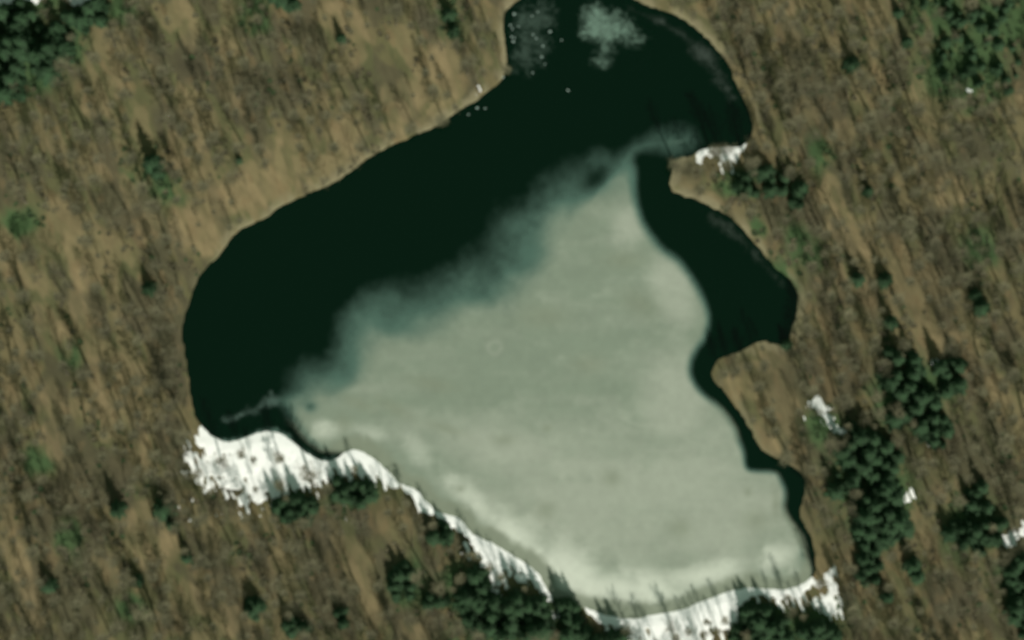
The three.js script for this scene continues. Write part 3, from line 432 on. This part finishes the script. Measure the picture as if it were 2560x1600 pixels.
{
  const geos = CON.slice(0, 2).map((g) => mergeGeometries([g.trunk, g.crown])), g = new THREE.Group(), m4 = new THREE.Matrix4(), q = new THREE.Quaternion(), up = V(0, 1, 0), P = rng(818), spots = [[], []];
  for (const [, group, , , list] of CLUMPS) for (const [px, py, rx, ry, n] of list) for (let k = 0; k < n * (group.includes('mossy') ? 0.7 : 3); k++) {
    const a = P() * 6.283, u = Math.sqrt(P()) * 1.2, x = X(px + rx * u * Math.cos(a)), z = Z(py + ry * u * Math.sin(a));
    if (shore(x, z) > 2 && onSnow(x, z) < 0.5) spots[k % 2].push([x, z, 3 + 5 * P()]);
  }
  geos.forEach((geo, v) => {
    const im = new THREE.InstancedMesh(geo, needleMat, spots[v].length); im.name = 'young_evergreens';
    spots[v].forEach(([x, z, h], i) => { const k = h / 16; im.setMatrixAt(i, m4.compose(V(x, height(x, z), z), q.setFromAxisAngle(up, P() * 6.283), V(k * 1.7, k, k * 1.7))); });
    g.add(im);
  });
  place(g, 'evergreen_thicket', 'thicket of young evergreens filling the gaps of the clumps', 'thicket', null, 'stuff');
}

// ------------------------------------------------------------------ leafless trees
const STREAK = [[200, 321, 75], [107, 250, 50], [386, 214, 120], [282, 264, 80], [410, 229, 60], [621, 171, 140], [571, 279, 80], [664, 421, 88], [768, 164, 92], [471, 150, 64], [389, 54, 56], [803, 329, 60], [257, 536, 66], [421, 478, 60], [318, 528, 104], [550, 125, 66], [118, 518, 70], [150, 525, 50], [500, 46, 60], [814, 54, 60], [111, 966, 84], [89, 841, 150], [164, 744, 84], [314, 616, 48], [250, 644, 58], [429, 630, 54], [489, 637, 50], [286, 701, 50], [350, 887, 50], [321, 966, 96], [418, 887, 82], [29, 834, 64], [229, 1005, 52], [329, 576, 50], [393, 1178, 140], [125, 1446, 108], [211, 1478, 112], [36, 1485, 110], [336, 1446, 82], [468, 1381, 72], [193, 1260, 70], [214, 1574, 76], [632, 1438, 60], [282, 1520, 60], [918, 70, 60], [1062, 190, 90], [1056, 110, 90], [1212, 190, 80], [1034, 240, 50], [2071, 129, 106], [2146, 189, 140], [1986, 332, 130], [1900, 200, 88], [2207, 329, 74], [2289, 361, 160], [2143, 475, 62], [2257, 450, 78], [2361, 461, 68], [2475, 532, 72], [2179, 329, 58], [2530, 345, 70], [2014, 455, 50], [2057, 637, 66], [2025, 637, 60], [2314, 751, 74], [2525, 815, 60], [2250, 887, 60], [2371, 794, 50], [2293, 1517, 66], [2536, 1231, 60], [2468, 1317, 90], [2500, 1480, 70], [2260, 1545, 60], [2120, 1460, 70], [1860, 1575, 100], [2010, 1500, 60], [1930, 1495, 50], [1760, 1585, 80], [612, 1216, 60], [560, 1220, 60], [720, 1245, 60], [1250, 1440, 70], [1640, 1600, 80]];
const trees = [];
for (const [px, py, len] of STREAK) { const x = X(px), z = Z(py), h = clamp(len * M * Math.tan(SUN_EL) * 1.25, 10, 27); trees.push([x, z, h, 1]); taken.push([x, z, 3.2]); }
for (let t = 0, n = 0; t < 4000 && n < 26; t++) {     // the belt behind the snow, whose crowns shade the ice edge
  const x = mix(X(860), X(2010), R()), z = mix(Z(1130), Z(1620), R()), s = shore(x, z);
  if (s < 7 || s > 13 || !freeAt(x, z, 4.5)) continue;
  trees.push([x, z, mix(11, 15, R()), 1]); taken.push([x, z, 3.2]); n++;
}
const grid = new Map(), gk = (x, z) => Math.floor(x / 7) * 1000 + Math.floor(z / 7);
for (const q of taken) { const k = gk(q[0], q[1]); if (!grid.has(k)) grid.set(k, []); grid.get(k).push(q); }
const clear = (x, z, d) => { for (let a = -1; a < 2; a++) for (let b = -1; b < 2; b++) for (const q of grid.get((Math.floor(x / 7) + a) * 1000 + Math.floor(z / 7) + b) || []) if (Math.hypot(q[0] - x, q[1] - z) < Math.max(d, q[2])) return false; return true; };
for (let t = 0; t < 26000; t++) {
  const x = (R() - 0.5) * 436, z = (R() - 0.5) * 290, s = shore(x, z); if (s < 1.2) continue;
  const wt = patchAt(0, x, z), n = fbm(x / 17 + 90, z / 17, 3), sn = onSnow(x, z);
  const shoreBack = z > 30 && sn > -3 ? (sn > 0.5 ? 0.05 : 0.6) : 1;
  const wg = patchAt(1, x, z);
  if (R() > (1 - 0.86 * sm(0.15, 0.8, wt)) * (1 - 0.6 * wg) * sm(0.25, 0.6, n) * shoreBack) continue;
  const h = mix(9, 24, R()) * (wt > 0.4 ? 0.85 : 1), d = 2.0 + h * 0.14;
  if (!clear(x, z, d)) continue;
  const k = gk(x, z); if (!grid.has(k)) grid.set(k, []); grid.get(k).push([x, z, d]);
  trees.push([x, z, h, 0]);
}
const inView = ([x, z]) => Math.abs(x) < 191 && Math.abs(z) < 119;
trees.sort((a, b) => (b[3] - a[3]) || ((inView(b) ? b[2] : 0) - (inView(a) ? a[2] : 0)));
const MARKS = [[90, 110, 'near the corner evergreens and grey snow'], [390, 410, 'near the large lone evergreen on tan litter'], [640, 60, 'on the tan slope by a dark evergreen pair'], [980, 150, 'on the tan slope beside the speckled bay'], [700, 420, 'on the bright slope above the straight shore'], [300, 690, 'in the wood facing the blunt end of the dark water'], [120, 760, 'in streaked tan wood far from the water'], [300, 990, 'in the wood beside the rounded dark shore'], [180, 1280, 'in the wood by two lone evergreens'], [390, 1370, 'around the pale bare clearing'], [130, 1500, 'in olive wood below the pale bare clearing'], [650, 1220, 'in or behind the wide bright snow bank'], [760, 1480, 'on brown litter by a small dark evergreen group'], [930, 1330, 'in brown wood behind the humped snow bank'], [1280, 1490, 'among evergreens behind the tapering snow bank'], [1720, 1560, 'in the long bright snow bank'], [2120, 1510, 'by the narrow upright snow drift'], [2380, 1540, 'on dull brown litter well away from the lake'], [2470, 1230, 'in brown wood beside the loose evergreen clump'], [2180, 1200, 'beside the broad evergreen grove'], [2300, 960, 'near the evergreens ringing a round snow patch'], [1950, 970, 'on the tan headland between ice and side bay'], [2060, 700, 'on the slope above the side bay'], [2440, 760, 'in brown wood by a tall lone evergreen'], [1820, 430, 'on the wooded point with the small snow bank'], [2130, 380, 'in grey wood across from the wooded point'], [2330, 300, 'by the long tan strip below the mossy clearing'], [2430, 120, 'in the mossy green clearing'], [1960, 120, 'on the bank curving round the dark bay'], [2500, 480, 'in olive wood below the mossy clearing']];
const rest = [];
trees.forEach((t, k) => {
  if (k >= 300) { rest.push(t); return; }
  const [x, z, h] = t; let best = 1e9, where = '';
  for (const [px, py, w] of MARKS) { const d = Math.hypot(x - X(px), z - Z(py)); if (d < best) { best = d; where = w; } }
  const size = h > 20 ? 'tall' : h < 15 ? 'low' : 'mid-sized', on = onSnow(x, z) > -0.5 ? ', rooted in snow' : shore(x, z) < 5 ? ', close to the water' : '';
  place(stand(bareProto, x, z, h, 18, 0.9 + 0.35 * R(), 0.22), 'bare_tree', size + ' leafless tree ' + (where + on).split(' ').slice(0, 13).join(' '), 'bare tree', size + ' bare trees ' + where);
});
{
  const geos = THIN_BARE.map((g) => mergeGeometries([g.trunk, g.crown])), g = new THREE.Group(), m4 = new THREE.Matrix4(), q = new THREE.Quaternion(), e = new THREE.Euler();
  geos.forEach((geo, v) => {
    const mine = rest.filter((_, i) => i % 3 === v), im = new THREE.InstancedMesh(geo, woodMat, mine.length); im.name = 'bare_trees';
    mine.forEach(([x, z, h], i) => { const k = h / 18, w = k * (0.95 + 0.4 * R()); im.setMatrixAt(i, m4.compose(V(x, height(x, z), z), q.setFromEuler(e.set((R() - 0.5) * 0.35, R() * 6.283, (R() - 0.5) * 0.35)), V(w, k, w))); });
    g.add(im);
  });
  place(g, 'bare_forest', 'mass of leafless grey trees filling the woodland round the lake', 'forest', null, 'stuff');
}
// ------------------------------------------------------------------ undergrowth: brushwood, seedlings and dwarf evergreens too small to tell apart
{
  const r = rng(99), b = new GB(), one = [1, 1, 1];
  for (let k = 0; k < 46; k++) {
    const a = r() * 6.283, u = 0.15 + 0.6 * r(), y = 0.25 + 0.8 * r(), w = 0.10 + 0.14 * r(), p = V(Math.cos(a) * u * 0.3, y * 0.3, Math.sin(a) * u * 0.3), q = V(Math.cos(a) * u, y, Math.sin(a) * u), sd = V(-Math.sin(a) * w, 0.05, Math.cos(a) * w);
    b.tri(p, q.clone().add(sd), q.clone().sub(sd).add(V(0, 0.1, 0)), one);
  }
  const geo = b.build(), list = [], P = rng(4242);
  for (let t = 0; t < 60000 && list.length < 3200; t++) {
    const x = (P() - 0.5) * 436, z = (P() - 0.5) * 290; if (shore(x, z) < 0.8) continue;
    const wt = patchAt(0, x, z), wg = patchAt(1, x, z), wd = patchAt(3, x, z), n = fbm(across(x, z) / 6 + 11, along(x, z) / 11, 3), sn = onSnow(x, z);
    if (P() > sm(0.5, 0.66, n + 0.12 * wd + 0.16 * wg - 0.5 * wt + 0.15 * wg) || sn > -1) continue;
    const green = P() < 0.25 + 0.7 * wg, v = 0.7 + 0.6 * P();
    list.push([x, z, 0.6 + 0.9 * P() * P(), green ? [0.050 * v, 0.088 * v, 0.034 * v] : [0.125 * v, 0.112 * v, 0.066 * v]]);
  }
  const im = new THREE.InstancedMesh(geo, new THREE.MeshStandardMaterial({ roughness: 1, side: THREE.DoubleSide }), list.length), m4 = new THREE.Matrix4(), q = new THREE.Quaternion(), up = V(0, 1, 0), col = new THREE.Color();
  list.forEach(([x, z, k, c], i) => { im.setMatrixAt(i, m4.compose(V(x, height(x, z) - 0.05, z), q.setFromAxisAngle(up, P() * 6.283), V(k * 1.4, k * 0.6, k * 1.4))); im.setColorAt(i, col.setRGB(...c)); });
  place(im, 'undergrowth', 'low brown and green brush scattered over the woodland floor', 'undergrowth', null, 'stuff');
}
console.log('trees', trees.length, 'rest', rest.length, 'evergreens', used.evergreen_tree + 1);

renderer.render(scene, camera);
